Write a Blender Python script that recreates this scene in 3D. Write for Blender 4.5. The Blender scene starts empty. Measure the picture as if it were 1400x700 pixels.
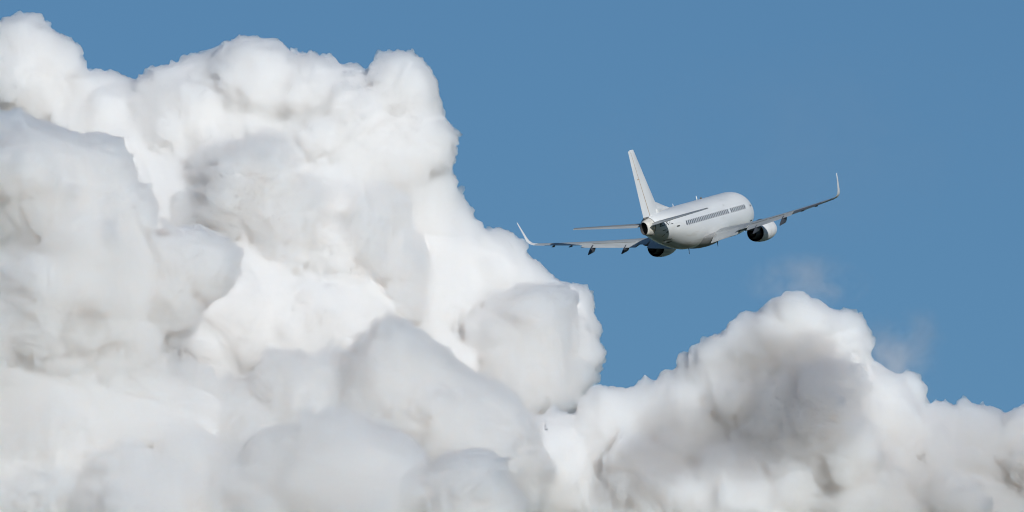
import bpy, bmesh, math
import numpy as np
import openvdb
from mathutils import Matrix, Vector, Euler

sc = bpy.context.scene
COL = sc.collection

# ------------------------------------------------------------------ camera
ELEV = math.radians(15.0)            # the lens looks 15 degrees above the horizon
FPX = 13530.0                        # focal length in photo pixels (long telephoto)
cam_d = bpy.data.cameras.new('camera')
cam = bpy.data.objects.new('camera', cam_d)
COL.objects.link(cam)
cam.location = (0, 0, 2)
cam.rotation_euler = (math.pi / 2 + ELEV, 0, 0)
cam_d.sensor_width = 36
cam_d.lens = 36 * FPX / 1400
cam_d.clip_start = 1
cam_d.clip_end = 200000
sc.camera = cam
# a frame for laying the place out: x right, y away, z up, tilted with the line of sight
VIEW = Matrix.Translation((0, 0, 2)) @ Matrix.Rotation(ELEV, 4, 'X')

# ------------------------------------------------------------------ light
SUN = (VIEW.to_3x3() @ Vector((0.36, -0.82, 0.43))).normalized()
world = bpy.data.worlds.new('World')
sc.world = world
world.use_nodes = True
wn = world.node_tree
sky = wn.nodes.new('ShaderNodeTexSky')
sky.sky_type = 'NISHITA'
sky.sun_disc = False
sky.sun_elevation = math.asin(SUN.z)
sky.sun_rotation = math.atan2(SUN.x, SUN.y)
sky.air_density = 1.3
sky.dust_density = 0.5
sky.ozone_density = 5.5
wn.links.new(sky.outputs[0], wn.nodes['Background'].inputs[0])
wn.nodes['Background'].inputs[1].default_value = 0.093
sun_d = bpy.data.lights.new('sun', 'SUN')
sun_d.energy = 4.25
sun_d.angle = math.radians(0.5)
sun_d.color = (1.0, 0.99, 0.975)
sun_o = bpy.data.objects.new('sun', sun_d)
COL.objects.link(sun_o)
sun_o.rotation_euler = SUN.to_track_quat('Z', 'Y').to_euler()
vs = sc.view_settings
vs.view_transform = 'Standard'
vs.look = 'None'
vs.gamma = 1
vs.exposure = 0
vs.use_curve_mapping = False
cy = sc.cycles
cy.max_bounces = 48
cy.volume_bounces = 28
cy.diffuse_bounces = 4
cy.glossy_bounces = 4
cy.transparent_max_bounces = 64
cy.use_adaptive_sampling = True
cy.adaptive_threshold = 0.06
cy.adaptive_min_samples = 16
cy.use_denoising = True
cy.filter_width = 1.1

# ------------------------------------------------------------------ shared helpers
def link(name, me, mats, parent=None, smooth=True):
    o = bpy.data.objects.new(name, me)
    COL.objects.link(o)
    for m in (mats if isinstance(mats, (list, tuple)) else [mats]):
        me.materials.append(m)
    if smooth:
        me.polygons.foreach_set('use_smooth', np.ones(len(me.polygons), bool))
    if parent is not None:
        o.parent = parent
    return o

def mesh_from(name, verts, faces):
    me = bpy.data.meshes.new(name)
    me.from_pydata([tuple(v) for v in verts], [], faces)
    me.update()
    return me

def tag(o, label, cat, kind=None, group=None):
    o['label'] = label
    if cat: o['category'] = cat
    if kind: o['kind'] = kind
    if group: o['group'] = group
    return o

def loft(rings, cap0=True, cap1=True, closed=True):
    """rings: equal-length loops of points -> (verts, faces)"""
    n = len(rings[0])
    V = [p for r in rings for p in r]
    F = []
    for a in range(len(rings) - 1):
        for k in range(n if closed else n - 1):
            k2 = (k + 1) % n
            F.append((a * n + k, a * n + k2, (a + 1) * n + k2, (a + 1) * n + k))
    if cap0: F.append(tuple(range(n - 1, -1, -1)))
    if cap1: F.append(tuple((len(rings) - 1) * n + k for k in range(n)))
    return V, F

def join(*vf):
    V, F = [], []
    for v, f in vf:
        o = len(V)
        V += list(v)
        F += [tuple(i + o for i in q) for q in f]
    return V, F

def fix(me):
    bm = bmesh.new(); bm.from_mesh(me)
    bmesh.ops.recalc_face_normals(bm, faces=bm.faces)
    bm.to_mesh(me); bm.free()
    return me

def sharp(o, deg=40):
    me = o.data
    bm = bmesh.new(); bm.from_mesh(me)
    for e in bm.edges:
        if len(e.link_faces) == 2 and e.calc_face_angle(0) > math.radians(deg): e.smooth = False
    bm.to_mesh(me); bm.free()
    return o

# ------------------------------------------------------------------ materials
def mat(name, col, rough=.45, metal=0.0, var=.06, scale=1.5, stretch=(1, 1, 1), coat=0.0):
    """paint or metal with a little uneven wear"""
    m = bpy.data.materials.new(name); m.use_nodes = True
    t = m.node_tree; b = t.nodes['Principled BSDF']
    tc = t.nodes.new('ShaderNodeTexCoord'); mp = t.nodes.new('ShaderNodeMapping')
    mp.inputs['Scale'].default_value = stretch
    n = t.nodes.new('ShaderNodeTexNoise'); n.inputs['Scale'].default_value = scale; n.inputs['Detail'].default_value = 6
    r = t.nodes.new('ShaderNodeMapRange')
    r.inputs[1].default_value = .3; r.inputs[2].default_value = .7
    r.inputs[3].default_value = 1 - var; r.inputs[4].default_value = 1 + var
    h = t.nodes.new('ShaderNodeMix'); h.data_type = 'RGBA'; h.blend_type = 'MULTIPLY'; h.inputs[0].default_value = 1
    h.inputs[6].default_value = (*col, 1)
    t.links.new(tc.outputs['Object'], mp.inputs[0]); t.links.new(mp.outputs[0], n.inputs['Vector'])
    t.links.new(n.outputs[0], r.inputs[0]); t.links.new(r.outputs[0], h.inputs[7])
    t.links.new(h.outputs[2], b.inputs['Base Color'])
    rr = t.nodes.new('ShaderNodeMapRange'); rr.inputs[3].default_value = rough * .8; rr.inputs[4].default_value = rough * 1.25
    t.links.new(n.outputs[0], rr.inputs[0]); t.links.new(rr.outputs[0], b.inputs['Roughness'])
    b.inputs['Metallic'].default_value = metal
    if coat: b.inputs['Coat Weight'].default_value = coat
    return m

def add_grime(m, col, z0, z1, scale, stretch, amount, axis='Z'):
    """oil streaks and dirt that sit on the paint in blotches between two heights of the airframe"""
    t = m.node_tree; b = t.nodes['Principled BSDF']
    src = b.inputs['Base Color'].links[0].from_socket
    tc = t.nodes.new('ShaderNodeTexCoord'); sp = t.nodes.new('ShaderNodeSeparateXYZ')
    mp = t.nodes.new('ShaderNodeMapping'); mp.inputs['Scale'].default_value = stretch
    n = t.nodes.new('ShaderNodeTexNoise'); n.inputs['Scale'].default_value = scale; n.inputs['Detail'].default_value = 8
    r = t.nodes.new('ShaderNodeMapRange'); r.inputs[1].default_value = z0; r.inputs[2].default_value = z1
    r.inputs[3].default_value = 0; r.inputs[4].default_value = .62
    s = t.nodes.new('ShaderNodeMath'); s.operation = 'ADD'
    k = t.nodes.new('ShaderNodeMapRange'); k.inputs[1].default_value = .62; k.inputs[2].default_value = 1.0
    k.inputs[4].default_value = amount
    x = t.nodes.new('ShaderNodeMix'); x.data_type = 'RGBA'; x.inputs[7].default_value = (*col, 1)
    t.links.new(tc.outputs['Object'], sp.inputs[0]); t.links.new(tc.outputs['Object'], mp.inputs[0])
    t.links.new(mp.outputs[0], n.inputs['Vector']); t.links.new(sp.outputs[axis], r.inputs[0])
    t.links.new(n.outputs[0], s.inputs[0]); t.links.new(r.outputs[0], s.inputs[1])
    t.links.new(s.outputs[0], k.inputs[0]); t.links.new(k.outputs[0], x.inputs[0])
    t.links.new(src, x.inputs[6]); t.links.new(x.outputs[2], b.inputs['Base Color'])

WHITE = mat('white_paint', (.59, .605, .61), .4, var=.045, scale=.8, stretch=(.25, 1, 1), coat=.15)
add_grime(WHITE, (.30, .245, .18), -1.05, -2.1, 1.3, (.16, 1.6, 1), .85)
FIN = mat('white_fin_paint', (.55, .565, .57), .42, var=.05, scale=.9, stretch=(.6, 1, .3))
NAC = mat('white_cowl_paint', (.58, .59, .59), .4, var=.05, scale=1.4)
TAIL = mat('beige_tail_fairing', (.50, .485, .445), .5, var=.2, scale=3.0)
WING = mat('grey_wing_paint', (.30, .32, .325), .5, var=.12, scale=1.0, stretch=(1, .25, 1))
EDGE = mat('bare_leading_edge', (.62, .63, .64), .35, metal=.3, var=.06)
FLAP = mat('light_grey_flap_paint', (.34, .36, .365), .5, var=.12, scale=1.4, stretch=(1, .3, 1))
AIL = mat('dark_grey_aileron', (.10, .105, .11), .5, var=.10)
FAIR = mat('dark_grey_fairing_paint', (.035, .04, .05), .5, var=.15)
DARK = mat('sooty_metal', (.018, .018, .02), .6, metal=.2, var=.3)
CORE = mat('heat_stained_core_cowl', (.05, .05, .05), .5, metal=.4, var=.25)
SEAM = mat('dark_seam', (.10, .10, .095), .7, var=.1)
RUST = mat('rusty_streak', (.34, .26, .18), .7, var=.25, scale=5)
STAB = mat('grey_tailplane_paint', (.19, .20, .205), .5, var=.12, scale=1.0, stretch=(1, .25, 1))
BELLY = mat('shade_grey_belly', (.22, .225, .225), .5, var=.2, scale=.8, stretch=(.3, 1, 1))  # shade under the belly, put into the base colour as grey
GLASS = mat('dark_window_glass', (.045, .053, .065), .15, var=.2)
INK = mat('dark_grey_lettering', (.03, .033, .036), .6, var=.05)
RED = mat('red_beacon_glass', (.30, .05, .04), .3, var=.1)

# ------------------------------------------------------------------ ground far below the line of sight
gm = bpy.data.materials.new('green_fields'); gm.use_nodes = True
gt = gm.node_tree; gb = gt.nodes['Principled BSDF']; gb.inputs['Roughness'].default_value = .9
gc = gt.nodes.new('ShaderNodeTexCoord'); gn = gt.nodes.new('ShaderNodeTexNoise'); gn.inputs['Scale'].default_value = .004; gn.inputs['Detail'].default_value = 8
gr = gt.nodes.new('ShaderNodeValToRGB'); gr.color_ramp.elements[0].color = (.03, .055, .028, 1); gr.color_ramp.elements[1].color = (.075, .095, .05, 1)
gt.links.new(gc.outputs['Object'], gn.inputs['Vector']); gt.links.new(gn.outputs[0], gr.inputs[0]); gt.links.new(gr.outputs[0], gb.inputs['Base Color'])
gv = [(0, 0, 0)] + [(60000 * math.cos(a), 60000 * math.sin(a), 0) for a in np.linspace(0, 2 * math.pi, 64, endpoint=False)]
ground = link('ground', mesh_from('ground', gv, [(0, k + 1, (k + 1) % 64 + 1) for k in range(64)]), gm)
tag(ground, 'dark green fields spreading flat below the sky to the horizon', 'ground', 'structure')

# ------------------------------------------------------------------ the airliner
# body frame: x forward, y port, z up; stations run aft from the nose, metres
def B(s, y, z):                      # station, starboard distance, height
    return (15.0 - s, -y, z)

plane = bpy.data.objects.new('airliner', None)
COL.objects.link(plane)
yaw, pitch, roll = 1.24211081, -0.0886953132, -0.144637263
plane.matrix_world = VIEW @ Matrix.Translation((16.8093, 900.637, 2.96287)) @ \
    (Matrix.Rotation(yaw, 4, 'Z') @ Matrix.Rotation(pitch, 4, 'Y') @ Matrix.Rotation(roll, 4, 'X'))
tag(plane, 'white twin engine jet airliner with blended winglets climbing away past the clouds', 'airliner')

ST = np.array([  # station, top, bottom, half width
    (0.00, -.40, -.50, .05), (.15, -.10, -.78, .34), (.5, .22, -1.08, .66), (1.0, .52, -1.32, .95), (1.7, .92, -1.56, 1.25),
    (2.5, 1.45, -1.75, 1.52), (3.4, 1.82, -1.90, 1.72), (4.6, 2.02, -2.0, 1.85), (6.0, 2.07, -2.03, 1.88), (8.0, 2.07, -2.03, 1.88),
    (13., 2.07, -2.03, 1.88), (18., 2.07, -2.03, 1.88), (19.5, 2.07, -1.98, 1.88), (21., 2.07, -1.80, 1.87), (22.5, 2.07, -1.52, 1.84),
    (24., 2.06, -1.16, 1.75), (25.5, 2.03, -.76, 1.57), (27., 1.96, -.36, 1.27), (28.2, 1.84, -.07, .96), (29.2, 1.62, .12, .64), (30.1, 1.40, .24, .36)])
def pch(x, X, Y):
    h = np.diff(X); d = np.diff(Y) / h; m = np.zeros_like(Y)
    for i in range(1, len(X) - 1):
        if d[i-1] * d[i] > 0:
            w1 = 2*h[i] + h[i-1]; w2 = h[i] + 2*h[i-1]; m[i] = (w1 + w2) / (w1/d[i-1] + w2/d[i])
    m[0] = d[0]; m[-1] = d[-1]
    x = np.clip(x, X[0], X[-1]); i = np.clip(np.searchsorted(X, x) - 1, 0, len(X) - 2); t = (x - X[i]) / h[i]
    return ((2*t**3 - 3*t**2 + 1)*Y[i] + (t**3 - 2*t**2 + t)*h[i]*m[i] + (-2*t**3 + 3*t**2)*Y[i+1] + (t**3 - t**2)*h[i]*m[i+1])
def sect(s):
    return [float(pch(s, ST[:, 0], ST[:, k])) for k in (1, 2, 3)]
def ring(s, n=72, grow=0.0):
    zt, zb, hw = sect(s); zc = (zt + zb) / 2; hh = (zt - zb) / 2
    return [B(s, (hw + grow) * math.sin(a), zc + (hh + grow) * math.cos(a)) for a in np.linspace(0, 2*math.pi, n, endpoint=False)]
def skin(s, z, side=1, grow=.004):   # a point on the cabin wall
    zt, zb, hw = sect(s); zc = (zt + zb) / 2; hh = (zt - zb) / 2
    q = max(0.0, 1 - ((z - zc) / hh) ** 2)
    nz = (z - zc) / hh
    return B(s, side * (hw * math.sqrt(q) + grow * math.sqrt(q)), z + grow * nz)

body_s = list(np.concatenate([np.linspace(0, 5, 34)**1.0, np.linspace(5.5, 18, 26), np.linspace(18.4, 28.9, 40)]))
fus = link('fuselage', fix(mesh_from('fuselage', *loft([ring(s) for s in body_s], True, False))), WHITE, plane)

# tail cone with the black exhaust mouth
tc_r = [ring(s) for s in np.linspace(28.9, 30.1, 9)]
lip = [ring(30.1, grow=-.012), ring(29.95, grow=-.03), ring(29.55, grow=-.2)]
tail = link('tail_cone', fix(mesh_from('tail_cone', *loft(tc_r, False, False))), TAIL, plane)
link('exhaust_mouth', fix(mesh_from('exhaust_mouth', *loft([ring(30.1), ring(30.1, grow=-.015), [tuple(Vector(p) + Vector((.5, 0, 0))) for p in ring(29.95, grow=-.09)]], False, True))), DARK, tail)
# dark edge under the rudder where the tail fairing ends
link('tail_seam', fix(mesh_from('tail_seam', *loft([ring(28.88, grow=.006), ring(28.96, grow=.006)], False, False))), SEAM, tail)

# cabin windows
def patch(s0, s1, z0, z1, side=1, cut=.3, grow=.006, n=5):
    """rounded rectangle bent onto the cabin wall"""
    V, F = [], []
    ss = np.linspace(s0, s1, n); zz = np.linspace(z0, z1, n)
    for i, z in enumerate(zz):
        e = 1.0 if 0 < i < n - 1 else 1 - cut
        m = (s0 + s1) / 2
        for s in ss: V.append(skin(m + (s - m) * e, z, side, grow))
    for i in range(n - 1):
        for k in range(n - 1):
            F.append((i*n + k, i*n + k + 1, (i+1)*n + k + 1, (i+1)*n + k))
    return V, F
s = 23.2
while s > 5.9:
    if not 10.35 < s < 10.95:
        link('window', fix(mesh_from('window', *patch(s - .14, s + .14, .30, .73))), GLASS, fus)
    s -= .508
def outline(s0, s1, z0, z1, side=1, w=.035):
    return join(patch(s0 - w, s0, z0, z1, side, 0, .005, 9), patch(s1, s1 + w, z0, z1, side, 0, .005, 9),
                patch(s0 - w, s1 + w, z1, z1 + w, side, 0, .005, 4), patch(s0 - w, s1 + w, z0 - w, z0, side, 0, .005, 4))
for s0, s1, z0, z1 in ((24.75, 25.55, -.95, .72), (3.5, 4.25, -.95, .75)):
    d = link('cabin_door', fix(mesh_from('cabin_door', *patch(s0, s1, z0, z1, 1, 0, .008, 9))), WHITE, fus)
    link('door_seam', fix(mesh_from('door_seam', *outline(s0, s1, z0, z1, w=.022))), FIN, fus)
    link('door_marking', fix(mesh_from('door_marking', *patch(s0 + .1, s1 - .08, z1 - .36, z1 - .24, 1, .1, .012))), INK, fus)
    link('door_marking', fix(mesh_from('door_marking', *patch(s0 - .05, s1 + .12, z0 - .02, z0 + .09, 1, .1, .012))), INK, fus)
link('emergency_exit', fix(mesh_from('emergency_exit', *outline(11.75, 12.3, .05, .98, w=.02))), FIN, fus)
# small dark plates and vents on the aft wall
for s0, s1, z0, z1 in ((27.2, 27.75, .28, .36), (26.75, 27.0, .02, .16), (27.0, 27.1, -.25, .0), (28.25, 28.5, .98, 1.1),
                       (28.0, 28.28, .80, 1.16), (25.2, 25.9, -.66, -.6), (11.2, 11.35, 1.05, 1.2)):
    link('service_plate', fix(mesh_from('service_plate', *patch(s0, s1, z0, z1, 1, .2, .009))), SEAM, fus)

# registration letters bent onto the aft wall
fc = bpy.data.curves.new('registration', 'FONT'); fc.body = 'LZ-NVL'; fc.size = .56; fc.resolution_u = 3; fc.offset = .012
fo = bpy.data.objects.new('registration', fc); COL.objects.link(fo)
bpy.context.view_layer.update()
tm = bpy.data.meshes.new_from_object(fo.evaluated_get(bpy.context.evaluated_depsgraph_get()))
bpy.data.objects.remove(fo); bpy.data.curves.remove(fc)
tm.name = 'registration'
xs = [v.co.x for v in tm.vertices]; L = max(xs)
for v in tm.vertices:
    v.co = skin(28.35 - v.co.x * 2.25 / L, .72 + v.co.y, 1, .009)
reg = link('registration', tm, INK, fus, smooth=False)

# wing root fairing under the belly
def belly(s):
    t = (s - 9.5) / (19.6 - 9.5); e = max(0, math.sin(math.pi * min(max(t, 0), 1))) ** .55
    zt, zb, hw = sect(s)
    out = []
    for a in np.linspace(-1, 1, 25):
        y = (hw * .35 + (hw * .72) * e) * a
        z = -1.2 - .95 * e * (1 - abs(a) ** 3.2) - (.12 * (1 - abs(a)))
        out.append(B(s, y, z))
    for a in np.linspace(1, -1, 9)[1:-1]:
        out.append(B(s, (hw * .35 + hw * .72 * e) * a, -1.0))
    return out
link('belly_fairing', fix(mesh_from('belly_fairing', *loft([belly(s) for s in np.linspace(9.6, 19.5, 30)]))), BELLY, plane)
def bar(p, q, r0, r1, n=10):
    p, q = Vector(p), Vector(q); d = (q - p).normalized(); a = d.orthogonal().normalized(); b = d.cross(a)
    f = lambda c, r: [tuple(c + (a * math.cos(t) + b * math.sin(t)) * r) for t in np.linspace(0, 2*math.pi, n, endpoint=False)]
    return loft([f(p, r0), f(q, r1)])
def blade(s, y, z0, z1, c0, c1, rake):
    rs = []
    for z, c, o in ((z0, c0, 0), (z1, c1, rake)):
        rs.append([B(s + o + c * u, y + c * v, z) for u, v in ((0, 0), (.3, .07), (1, 0), (.3, -.07))])
    return loft(rs)
for a in ((13.6, 0, 2.05, 2.45, .36, .2, .16), (20.7, 0, 2.04, 2.32, .28, .14, .12)):
    link('antenna', fix(mesh_from('antenna', *blade(*a))), WHITE, fus)
for a in ((18.6, .1, -1.9, -2.5, .26, .14, .14), (10.4, .2, -2.0, -2.55, .26, .14, .12)):
    link('belly_antenna', fix(mesh_from('belly_antenna', *blade(*a))), FAIR, fus)
bc = link('beacon', fix(mesh_from('beacon', *bar(B(12.6, 0, 2.04), B(12.6, 0, 2.22), .13, .07))), SEAM, fus)

# aerofoil loop between two chord fractions
def foil(u0, u1, tc, n=14):
    us = u0 + (u1 - u0) * (1 - np.cos(np.linspace(0, math.pi, n))) / 2
    th = lambda u: 5 * tc * (.2969 * math.sqrt(u) - .126*u - .3516*u*u + .2843*u**3 - .1015*u**4)
    cam_ = lambda u: .018 * 4 * u * (1 - u) * (1 - .3 * u)
    return [(u, cam_(u) + th(u)) for u in us[::-1]] + [(u, cam_(u) - th(u)) for u in us[1 if u0 == 0 else 0:]]

def wing_at(y):
    """leading edge station, chord, height, twist, thickness at a span position"""
    le = np.interp(y, [0, 1.6, 4.6, 14.3], [10.2, 10.9, 12.75, 17.95])
    te = np.interp(y, [0, 1.6, 4.9, 14.3], [17.1, 17.15, 17.2, 19.5])
    z = -1.32 + (y - 1.8) * math.tan(math.radians(6.0)) + .45 * max(0, (y - 2) / 12.3) ** 2
    tw = np.interp(y, [0, 5, 14.3], [2.2, 1.2, -.6])
    tc = np.interp(y, [0, 5, 14.3], [.145, .118, .10])
    return le, te - le, z, math.radians(tw), tc

def wing_pt(y, u, w, side, droop=0.0, hinge=.7, shift=(0, 0)):
    le, c, z, tw, tc = wing_at(y)
    x, h = u * c, w * c
    if droop or shift != (0, 0):
        x0, h0 = hinge * c, .01 * c
        dx, dh = x - x0, h - h0; a = -droop
        x = x0 + dx * math.cos(a) - dh * math.sin(a) + shift[0]; h = h0 + dx * math.sin(a) + dh * math.cos(a) + shift[1]
    x -= .25 * c
    X = .25 * c + x * math.cos(tw) + h * math.sin(tw); Z = -x * math.sin(tw) + h * math.cos(tw)
    return B(le + X, side * y, z + Z)

for side in (1, -1):
    ys = np.concatenate([[.2, 1.0], np.linspace(1.6, 14.3, 26)])
    wg = link('wing', fix(mesh_from('wing', *loft([[wing_pt(y, u, w, side) for u, w in foil(.045, .72, wing_at(y)[4])] for y in ys]))), WING, plane)
    link('leading_edge', fix(mesh_from('leading_edge', *loft([[wing_pt(y, u, w, side) for u, w in foil(0, .047, wing_at(y)[4] * 1.01, 10)] for y in ys[2:]]))), EDGE, wg)
    sharp(wg, 50)
    # trailing edge: flaps eased down, ailerons, fixed outer strip
    def piece(name, y0, y1, droop, m, u0=.705, shift=(0, 0), thick=1.0):
        yy = np.linspace(y0, y1, 8)
        rs = []
        for y in yy:
            tcv = wing_at(y)[4] * thick
            loop = foil(u0, 1.0, tcv, 8)
            rs.append([wing_pt(y, u, w, side, math.radians(droop), .72, shift) for u, w in loop])
        return sharp(link(name, fix(mesh_from(name, *loft(rs))), m, wg), 50)
    piece('flap', 1.75, 4.35, 11, FLAP, .66, (.16, -.08))
    piece('flap', 5.35, 10.15, 10, FLAP, .68, (.12, -.05))
    piece('trailing_edge', 4.4, 5.3, 0, WING, .715)
    piece('aileron', 10.3, 13.3, 7 if side > 0 else -4, AIL if side > 0 else FLAP, .73)  # right aileron darker than the left
    piece('trailing_edge', 13.35, 14.3, 0, WING, .715)
    # upper surface panels ahead of the flaps
    for y0, y1, n in ((5.6, 7.4, 1), (7.5, 9.3, 1)):
        yy = np.linspace(y0, y1, 5)
        rs = []
        for y in yy:
            tcv = wing_at(y)[4]
            up = lambda u: [w for uu, w in [(u, .018*4*u*(1-u)*(1-.3*u) + 5*tcv*(.2969*math.sqrt(u)-.126*u-.3516*u*u+.2843*u**3-.1015*u**4))]][0]
            rs.append([wing_pt(y, u, up(min(u, .72)) + o, side) for u, o in ((.56, .003), (.66, .0035), (.765, .004), (.765, -.002), (.56, -.003))])
        link('spoiler', fix(mesh_from('spoiler', *loft(rs))), FLAP, wg, smooth=False)
    # blended winglet
    rs = []
    le0, c0, z0, tw0, tc0 = wing_at(14.3)
    path = [(0, 0, 0), (.28, .06, .12), (.52, .2, .28), (.70, .42, .46), (.80, .72, .66), (.88, 1.1, .9), (1.0, 1.65, 1.25), (1.12, 2.28, 1.66)]
    for i, (dy, dz, ds) in enumerate(path):
        a, b = path[max(i-1, 0)], path[min(i+1, len(path)-1)]
        t = Vector((0, b[0]-a[0], b[1]-a[1])).normalized() if i else Vector((0, 1, .13)).normalized()
        nrm = Vector((0, -t.z, t.y))
        f = i / (len(path) - 1)
        ch = c0 * (1 - .85 * f ** .6)
        rs.append([B(le0 + ds + u * ch, side * (14.3 + dy + nrm.y * w * ch), z0 + .02 + dz + nrm.z * w * ch) for u, w in foil(0, 1, .095, 12)])
    link('winglet', fix(mesh_from('winglet', *loft(rs))), FIN, wg)
    # canoe fairings under the flaps
    for y, L, big in ((6.35, 2.7, 1.0), (9.25, 2.5, 1.0)):
        le, c, z, tw, tc = wing_at(y)
        s0 = le + c * .62; rs = []
        for f in np.linspace(0, 1, 12):
            r = .27 * big * (min(1, f / .3) ** .6 * max(0, 1 - max(0, f - .3) / .7) ** .75 + .015)
            zc = z - .16 - .10 * f - .72 * max(0, f - .25) ** 1.2 - r * .5
            rs.append([B(s0 + L * f, side * y + .72 * r * math.sin(a), zc + 1.25 * r * math.cos(a)) for a in np.linspace(0, 2*math.pi, 14, endpoint=False)])
        link('flap_fairing', fix(mesh_from('flap_fairing', *loft(rs))), FAIR, wg)
    for y in (11.2, 12.7):
        le, c, z, tw, tc = wing_at(y)
        link('aileron_hinge', fix(mesh_from('aileron_hinge', *bar(B(le + c*.68, side*y, z - .10), B(le + c * 1.02, side*(y), z - .14), .09, .03))), FAIR, wg)

    # engine
    ey, ez = 4.83, -1.72
    def eng(s, r, squash=.0, n=40, dz=0):
        out = []
        for a in np.linspace(0, 2*math.pi, n, endpoint=False):
            zz = r * math.cos(a)
            if zz < 0: zz *= 1 - squash
            out.append(B(s, side * ey + r * math.sin(a), ez + dz + zz))
        return out
    prof = [(9.55, .80, .1), (9.5, .86, .12), (9.6, .93, .12), (9.95, 1.0, .12), (10.6, 1.05, .1), (11.3, 1.05, .08), (12.0, 1.0, .06), (12.7, .91, .03), (13.25, .81, .0)]
    inner = [(13.25, .785, 0), (12.6, .77, 0), (11.9, .74, 0)]
    front = [(9.55, .80, .1), (9.8, .78, .1), (10.4, .77, .06)]
    en = link('engine', fix(mesh_from('engine', *loft([eng(*p) for p in prof + inner], False, False))), NAC, plane)
    sharp(en, 50)
    lipm = [(10.4, .77, .06), (9.8, .78, .1), (9.56, .805, .1)]
    link('inlet_lip', fix(mesh_from('inlet_lip', *loft([eng(*p) for p in lipm], True, False))), DARK, en)
    link('fan_duct', fix(mesh_from('fan_duct', *loft([eng(13.24, .78), eng(12.6, .765), eng(12.2, .75)], False, True))), DARK, en)
    core = [(12.25, .62, 0), (12.9, .60, 0), (13.5, .54, 0), (14.1, .45, 0), (14.35, .41, 0), (14.33, .385, 0), (13.9, .37, 0)]
    sharp(link('core_cowl', fix(mesh_from('core_cowl', *loft([eng(*p) for p in core], False, True))), DARK, en), 50)
    plug = [(13.9, .26, 0), (14.4, .2, 0), (14.8, .06, 0)]
    link('exhaust_plug', fix(mesh_from('exhaust_plug', *loft([eng(*p) for p in plug]))), DARK, en)
    # seam between the cowl halves
    link('cowl_seam', fix(mesh_from('cowl_seam', *loft([eng(11.58, 1.047, .075), eng(11.62, 1.045, .075)], False, False))), FIN, en)
    # pylon
    rs = []
    for s_, top, bot, w_ in ((10.3, -.72, -.85, .10), (11.2, -.62, -1.0, .2), (12.4, -.72, -1.15, .26), (13.4, -.95, -1.3, .26), (14.6, -1.02, -1.42, .22), (15.8, -1.05, -1.30, .12), (16.6, -1.06, -1.16, .04)):
        rs.append([B(s_, side*ey + w_*a, z_) for a, z_ in ((-.6, top), (.6, top), (1, (top+bot)/2), (.8, bot), (-.8, bot), (-1, (top+bot)/2))])
    sharp(link('pylon', fix(mesh_from('pylon', *loft(rs))), CORE, en), 50)

    # horizontal tail
    def tailp(y, u, w, droop=0):
        f = (y - .2) / (6.3 - .2)
        le = 27.2 + f * 2.95; c = 2.75 + f * (1.10 - 2.75); z = 1.0 + (y - .2) * math.tan(math.radians(7.2))
        h = w * c
        if u > .7: h -= (u - .7) * c * droop
        return B(le + u * c, side * y, z + h - (u - .4) * c * .02)
    yy = np.linspace(.2, 6.3, 14)
    ht = link('horizontal_stabilizer', fix(mesh_from('horizontal_stabilizer', *loft([[tailp(y, u, w) for u, w in foil(0, .72, .11, 12)] for y in yy]))), STAB, plane)
    sharp(ht, 50)
    sharp(link('elevator', fix(mesh_from('elevator', *loft([[tailp(y, u, w, .06) for u, w in foil(.728, 1.0, .11, 7)] for y in np.linspace(.75, 6.28, 12)]))), WING, ht), 50)

# fin and rudder
def finp(z, u, w):
    f = (z - 1.6) / (7.9 - 1.6)
    le = 25.0 + f * (29.45 - 25.0); te = 29.72 + f * (30.98 - 29.72); c = te - le
    return B(le + u * c, w * c, z)
zz = np.linspace(1.5, 7.9, 18)
fin = link('vertical_stabilizer', fix(mesh_from('vertical_stabilizer', *loft([[finp(z, u, w) for u, w in foil(0, .70, .09, 14)] for z in zz] + [[finp(7.98, .04 + u * .92, w * .5) for u, w in foil(0, .70, .09, 14)]]))), FIN, plane)
sharp(fin, 60)
rud = link('rudder', fix(mesh_from('rudder', *loft([[finp(z, u, w) for u, w in foil(.705, 1.0, .09, 8)] for z in np.linspace(1.78, 7.9, 14)]))), FIN, fin)
sharp(rud, 50)
# weathered line along the rudder hinge, on both faces
def on_fin(z, u, o):
    tcv = .09; th = 5 * tcv * (.2969 * math.sqrt(u) - .126*u - .3516*u*u + .2843*u**3 - .1015*u**4)
    return th + o
for sgn, cm in ((1, 1), (-1, 1)):
    def hl(z, u, o):
        camb = .018 * 4 * u * (1 - u) * (1 - .3 * u)
        return finp(z, u, camb + sgn * on_fin(z, u, o))
    V, F = [], []
    zl = np.linspace(1.85, 7.75, 20)
    for z in zl: V += [hl(z, .682, .0012), hl(z, .712, .0012)]
    F = [(2*i, 2*i+1, 2*i+3, 2*i+2) for i in range(len(zl)-1)]
    V2 = [hl(5.2, .66, .002), hl(5.2, .82, .002), hl(5.28, .82, .002), hl(5.28, .66, .002)]
    Vj, Fj = join((V, F), (V2, [(0, 1, 2, 3)]))
    link('hinge_line', mesh_from('hinge_line', Vj, Fj), RUST, fin)
# dorsal fillet ahead of the fin
rs = []
for s_ in np.linspace(21.9, 26.6, 16):
    f = (s_ - 21.9) / (25.35 - 21.9)
    zt = sect(s_)[0]
    top = zt + .0 + .78 * min(f, 1.36) ** 1.15
    w_ = .04 + .20 * min(f, 1.2)
    rs.append([B(s_, y_, z_) for y_, z_ in ((-w_*1.6, zt - .14), (-w_*.55, zt + (top-zt)*.45), (-.05, top - .02), (.05, top - .02), (w_*.55, zt + (top-zt)*.45), (w_*1.6, zt - .14))])
link('dorsal_fin', fix(mesh_from('dorsal_fin', *loft(rs))), FIN, fin)
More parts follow.
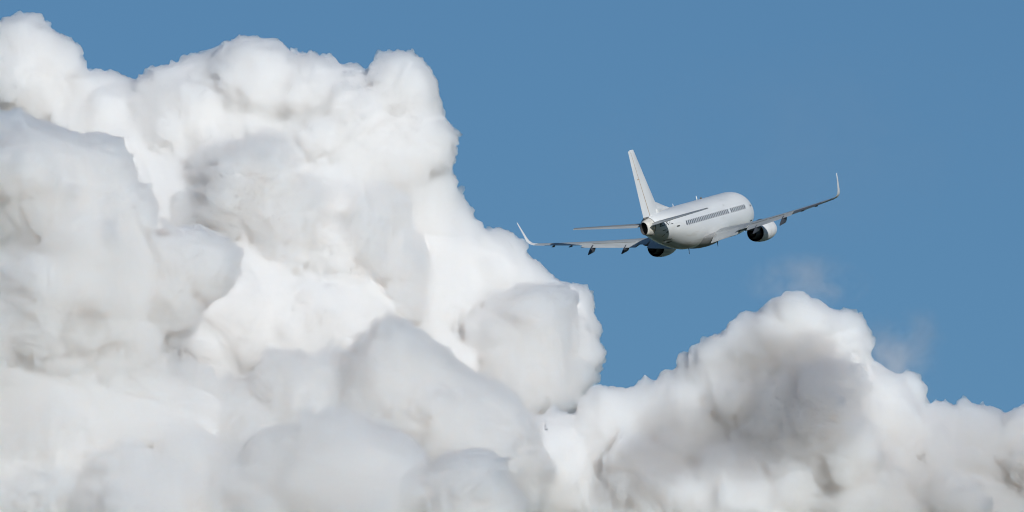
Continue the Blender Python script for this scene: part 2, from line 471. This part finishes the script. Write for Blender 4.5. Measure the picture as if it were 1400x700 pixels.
# dark gap under the foot of the rudder
link('rudder_gap', fix(mesh_from('rudder_gap', *loft([[B(s_, y_, z_) for y_, z_ in ((-.13*k, 1.64), (.13*k, 1.64), (.13*k, 1.76), (-.13*k, 1.76))] for s_, k in ((28.3, 1.5), (29.0, 1.2), (29.72, .4))]))), SEAM, fin)

# ------------------------------------------------------------------ clouds
# Each cumulus is a closed billowing shell, filled with evenly scattering droplets, tinted blue in place of distant haze.
CRNG = np.random.default_rng(7)
PERM = CRNG.permutation(256).astype(np.int32); PERM = np.concatenate([PERM] * 3)
GRAD = CRNG.normal(size=(256, 3)).astype(np.float32); GRAD /= np.linalg.norm(GRAD, axis=1)[:, None]
def perlin(p):
    i = np.floor(p).astype(np.int32); f = (p - i).astype(np.float32); i &= 255
    u = f*f*f*(f*(f*6 - 15) + 10)
    out = 0
    for dx in (0, 1):
        for dy in (0, 1):
            for dz in (0, 1):
                h = PERM[PERM[PERM[i[:, 0] + dx] + i[:, 1] + dy] + i[:, 2] + dz]
                d = f - np.array([dx, dy, dz], np.float32)
                w = (u[:, 0] if dx else 1 - u[:, 0]) * (u[:, 1] if dy else 1 - u[:, 1]) * (u[:, 2] if dz else 1 - u[:, 2])
                out = out + w * np.einsum('ij,ij->i', GRAD[h], d)
    return out

def subdivide(pts, quads):
    m = len(pts); q = quads.astype(np.int64)
    e = np.stack([q, np.roll(q, -1, 1)], 2).reshape(-1, 2); e.sort(1)
    uq, inv = np.unique(e[:, 0] * m + e[:, 1], return_inverse=True); inv = inv.reshape(-1, 4)
    ei = inv + m; fi = np.arange(len(q)) + m + len(uq)
    new = [np.stack([q[:, k], ei[:, k], fi, ei[:, k - 1]], 1) for k in range(4)]
    return np.concatenate([pts, (pts[uq // m] + pts[uq % m]) / 2, pts[q].mean(1)]), np.concatenate(new)

def cloud_mesh(name, balls, vox, seed, levels, coarse, disp, soften):
    r = np.random.default_rng(seed)
    Bs = [np.array(b, float) for b in balls]; cur = Bs[:]
    for frac, n, sink in levels:
        nxt = []
        for b in cur:
            for k in range(n):
                v = r.normal(size=3); v[1] -= .35; v /= np.linalg.norm(v)
                rr = b[3] * frac * r.uniform(.65, 1.2)
                nxt.append(np.array([*(b[:3] + v * (b[3] - rr * sink)), rr]))
        Bs += nxt; cur = nxt
    A = np.array(Bs); lo = (A[:, :3] - A[:, 3:]).min(0) - 5*vox; hi = (A[:, :3] + A[:, 3:]).max(0) + 5*vox
    n = np.ceil((hi - lo) / vox).astype(int); band = 7 * vox
    F = np.full(n, band, np.float32)
    for b in A:
        i0 = np.maximum(np.floor((b[:3] - b[3] - lo) / vox - 7).astype(int), 0)
        i1 = np.minimum(np.ceil((b[:3] + b[3] - lo) / vox + 7).astype(int), n)
        x, y, z = [(np.arange(i0[k], i1[k]) * vox + lo[k] - b[k]).astype(np.float32) ** 2 for k in range(3)]
        d = np.sqrt(x[:, None, None] + y[None, :, None] + z[None, None, :]) - b[3]
        S = F[i0[0]:i1[0], i0[1]:i1[1], i0[2]:i1[2]]
        np.minimum(S, d, out=S)
    np.clip(F, -band, band, out=F)
    for k in range(soften):
        for ax in range(3):
            F = (np.roll(F, 1, ax) + 2 * F + np.roll(F, -1, ax)) / 4
    near = np.nonzero(np.abs(F.ravel()) < band * .97)[0]
    P = np.stack(np.unravel_index(near, F.shape), 1) * vox + lo
    for s, a in coarse:
        F.ravel()[near] -= (np.abs(perlin((P + seed * 37.7) / s)) * 2.2 - .5).astype(np.float32) * np.float32(a * s)
    g = openvdb.FloatGrid(float(band)); g.copyFromArray(F)
    pts, quads = g.convertToQuads(isovalue=4.0)
    pts, quads = subdivide(pts * vox + lo, quads)
    me = bpy.data.meshes.new(name)
    me.vertices.add(len(pts)); me.loops.add(quads.size); me.polygons.add(len(quads))
    me.loops.foreach_set('vertex_index', quads.astype(np.int32).ravel())
    me.polygons.foreach_set('loop_start', np.arange(0, quads.size, 4, dtype=np.int32))
    me.polygons.foreach_set('use_smooth', np.ones(len(quads), bool))
    me.vertices.foreach_set('co', pts.astype(np.float32).ravel()); me.update(calc_edges=True)
    rough = np.clip(.75 + 1.5 * perlin((pts - seed * 11.3) / 75), .15, 1.5)
    for s, a in disp:
        nv = np.empty(len(pts) * 3, np.float32); me.vertices.foreach_get('normal', nv)
        b = np.abs(perlin((pts + seed * 37.7) / s)) * 2.2 - .5
        pts = pts + nv.reshape(-1, 3) * (b * a * s * rough)[:, None]
        me.vertices.foreach_set('co', pts.astype(np.float32).ravel()); me.update()
    return me

def droplets(name, dens, g=.65, col=(1, 1, 1)):
    m = bpy.data.materials.new(name); m.use_nodes = True
    t = m.node_tree; t.nodes.clear()
    o = t.nodes.new('ShaderNodeOutputMaterial'); v = t.nodes.new('ShaderNodeVolumeScatter')
    v.inputs['Density'].default_value = dens; v.inputs['Anisotropy'].default_value = g; v.inputs['Color'].default_value = (*col, 1)
    t.links.new(v.outputs[0], o.inputs['Volume'])
    return m

DC = 6000.0                # metres to the clouds
U = DC / FPX               # metres per layout unit there
SKYBASE = VIEW @ Matrix.Translation((0, DC, 0)) @ Matrix.Scale(U, 4)
def cloud(label, balls, seed, depth=0, vox=4, dens=.24, g=.65, soften=2, col=(.915, .966, 1), group=None,  # default col paints a bluish cast into the shade
          levels=((.45, 14, .66), (.42, 10, .56), (.45, 8, .45)),
          coarse=((120, .06), (50, .11), (27, .25), (15, .40)), disp=((9, .32), (5, .1))):
    """balls: (right, down, radius, nearer/farther) of the big lobes"""
    b = [(x - 700, y + depth, 350 - z, r) for x, z, r, y in balls]
    me = cloud_mesh('cloud', b, vox, seed, levels, coarse, disp, soften)
    o = bpy.data.objects.new('cloud', me); COL.objects.link(o)
    o.matrix_world = SKYBASE
    me.materials.append(droplets('droplets', dens / U, g, col))
    return tag(o, label, 'cloud', group=group)

KNOBBLY = ((120, .07), (50, .12), (27, .33), (15, .48))
SOFT = dict(coarse=KNOBBLY, dens=.23, g=.745, col=(.86, .94, 1))  # blue col stands in for haze and blue shade
LOW = dict(coarse=KNOBBLY, dens=.23, g=.775, col=(.85, .935, 1))  # slightly bluer, same painted haze and shade
cloud('tall bright white cumulus tower rising behind all other clouds left of the airliner',
  [(28,118,88,0),(128,180,82,0),(250,180,98,0),(345,132,82,0),(425,145,74,0),(470,190,90,0),(550,128,52,-10),(565,195,58,-20),(500,240,100,0),(562,312,76,0),
   (606,372,62,0),(684,413,75,20),(670,377,60,10),(626,358,58,0),(240,300,85,-50),(752,455,66,0),(765,470,56,-30),(572,435,132,20),(400,350,190,40),(200,350,190,20),(650,560,150,20),(400,600,230,40),(100,500,200,0),
   (330,440,120,-130),(280,490,90,-160),(430,460,110,-120)], 1)
cloud('pale dome of cloud bulging from the middle of the tall cumulus tower', [(345,278,92,-110),(395,320,90,-100),(300,345,95,-90)], 11, **SOFT)
cloud('rounded shoulder of cloud between the pale dome and the tower edge facing the airliner', [(480,335,92,-80),(520,390,90,-70)], 12, **SOFT)
cloud('upright white cloud knob just below the left wingtip of the airliner', [(728,452,66,-80),(700,500,80,-80),(740,520,60,-80)], 13, **SOFT)
cloud('big grey-shaded cumulus bank filling the left edge with a blunt snout pointing right',
  [(60,272,104,0),(130,272,80,0),(150,320,82,0),(120,400,130,0),(270,362,56,-10),(290,365,48,0),(240,400,62,0),(60,450,150,20),(150,480,100,0),(200,560,75,0),(20,600,150,0),(140,600,110,-10),(230,620,90,20)], 2, -420, **SOFT)
cloud('smooth grey dome of cloud at bottom centre behind the lowest billows',
  [(545,555,104,0),(600,590,100,0),(250,545,60,0),(420,560,85,0),(640,630,100,0),(330,600,90,0)], 3, -330, **LOW)
cloud('lowest broad cloud billow along the bottom edge left of centre', [(480,685,128,0),(420,690,110,0),(330,700,90,0)], 4, -500, **LOW)
cloud('small round cloud head at bottom centre overlapping the broad billow', [(640,672,70,0),(650,720,80,0)], 14, -580, **LOW)
cloud('pale cloud mound in the bottom left corner', [(60,690,95,0),(200,720,110,-20),(0,660,70,0),(150,680,90,20),(270,660,80,60)], 15, -520, **LOW)
cloud('separate cumulus peak at lower right under the right wing of the airliner',
  [(1080,465,64,0),(1030,480,56,0),(1120,485,60,0),(1000,540,74,0),(930,590,78,0),(880,570,50,0),(840,590,62,0),(1180,570,75,0),(1260,625,75,0),
   (1330,620,66,0),(1400,620,68,0),(1100,610,130,0),(900,690,110,0),(750,650,90,0),(1300,700,100,0),(1010,690,110,-10),(1180,700,110,-10),(1230,690,90,0),(1060,640,110,-10)], 5, -200, col=(.86, .94, 1))  # haze and blue shade of the peak put into col

# unseen clouds added out of frame, up towards the sun, to shade the ones in view
SV = (VIEW.to_3x3().inverted() @ SUN)
def upsun(x, z, r, y, t):
    return (x + SV.x * t, z - SV.z * t, r, y + SV.y * t)
cloud('unseen ragged cloud added past the upper right, only for shading the lower right cumulus peak',
  [upsun(x, z, r, -300, 2000) for x, z, r in ((1050, 475, 44), (1110, 470, 46), (1065, 535, 66), (1140, 515, 44), (1020, 585, 52), (1110, 585, 44), (912, 598, 50), (885, 635, 38), (950, 555, 30), (965, 600, 40), (1165, 560, 28), (1190, 620, 24))],
  21, dens=.0088, vox=5, soften=2, levels=((.55, 12, .3),))
cloud('unseen thin cloud added far past the right edge, only for dimming the lower right',
  [upsun(1340, 660, 130, -300, 2600), upsun(1230, 690, 80, -300, 2600)], 23, dens=.0022, vox=6, levels=((.5, 10, .5),))

# faint shreds of vapour drifting round the lower right peak
def veil(label, x, z, y, rx, rz, ry, seed, dens, tilt=0, size=42, lo=.42, hi=.72):
    bm = bmesh.new(); bmesh.ops.create_icosphere(bm, subdivisions=4, radius=1)
    for v in bm.verts: v.co = Vector((v.co.x * rx, v.co.y * ry, v.co.z * rz))
    me = bpy.data.meshes.new('cloud_wisp'); bm.to_mesh(me); bm.free()
    o = bpy.data.objects.new('cloud_wisp', me); COL.objects.link(o)
    o.matrix_world = SKYBASE @ Matrix.Translation((x - 700, y, 350 - z)) @ Matrix.Rotation(tilt, 4, 'Y')
    m = bpy.data.materials.new('thin_vapour'); m.use_nodes = True; t = m.node_tree; t.nodes.clear()
    out = t.nodes.new('ShaderNodeOutputMaterial'); v = t.nodes.new('ShaderNodeVolumeScatter')
    v.inputs['Color'].default_value = (.97, .95, .96, 1); v.inputs['Anisotropy'].default_value = .3
    tc = t.nodes.new('ShaderNodeTexCoord'); n = t.nodes.new('ShaderNodeTexNoise'); n.noise_dimensions = '4D'
    n.inputs['W'].default_value = seed; n.inputs['Scale'].default_value = 1 / size; n.inputs['Detail'].default_value = 3.5
    n.inputs['Distortion'].default_value = .6
    sc_ = t.nodes.new('ShaderNodeVectorMath'); sc_.operation = 'DIVIDE'; sc_.inputs[1].default_value = (rx, ry, rz)
    ln = t.nodes.new('ShaderNodeVectorMath'); ln.operation = 'LENGTH'
    f = t.nodes.new('ShaderNodeMapRange'); f.interpolation_type = 'SMOOTHSTEP'
    f.inputs[1].default_value = 1; f.inputs[2].default_value = .2; f.inputs[3].default_value = 0; f.inputs[4].default_value = 1
    k = t.nodes.new('ShaderNodeMapRange'); k.inputs[1].default_value = lo; k.inputs[2].default_value = hi
    mu = t.nodes.new('ShaderNodeMath'); mu.operation = 'MULTIPLY'
    mv = t.nodes.new('ShaderNodeMath'); mv.operation = 'MULTIPLY'; mv.inputs[1].default_value = dens / U
    t.links.new(tc.outputs['Object'], sc_.inputs[0]); t.links.new(sc_.outputs[0], ln.inputs[0]); t.links.new(ln.outputs['Value'], f.inputs[0])
    t.links.new(tc.outputs['Object'], n.inputs['Vector']); t.links.new(n.outputs[0], k.inputs[0])
    t.links.new(f.outputs[0], mu.inputs[0]); t.links.new(k.outputs[0], mu.inputs[1])
    t.links.new(mu.outputs[0], mv.inputs[0]); t.links.new(mv.outputs[0], v.inputs['Density']); t.links.new(v.outputs[0], out.inputs['Volume'])
    me.materials.append(m)
    tag(o, label, 'wisp of cloud')
veil('faint pinkish wisp of vapour hanging just above the lower right cumulus peak', 1095, 385, -200, 100, 50, 60, 3.1, .016)
veil('thin ragged wisp drifting off the right shoulder of the lower right peak', 1205, 505, -160, 85, 95, 70, 8.4, .022, .35)
veil('tiny faint wisp alone in the blue sky right of the lower right peak', 1252, 452, -120, 48, 42, 40, 5.7, .009)
veil('broad faint veil of high haze across the blue behind the airliner', 1120, 190, 900, 480, 190, 60, 2.2, .0016, -.12, 170, .3, .75)
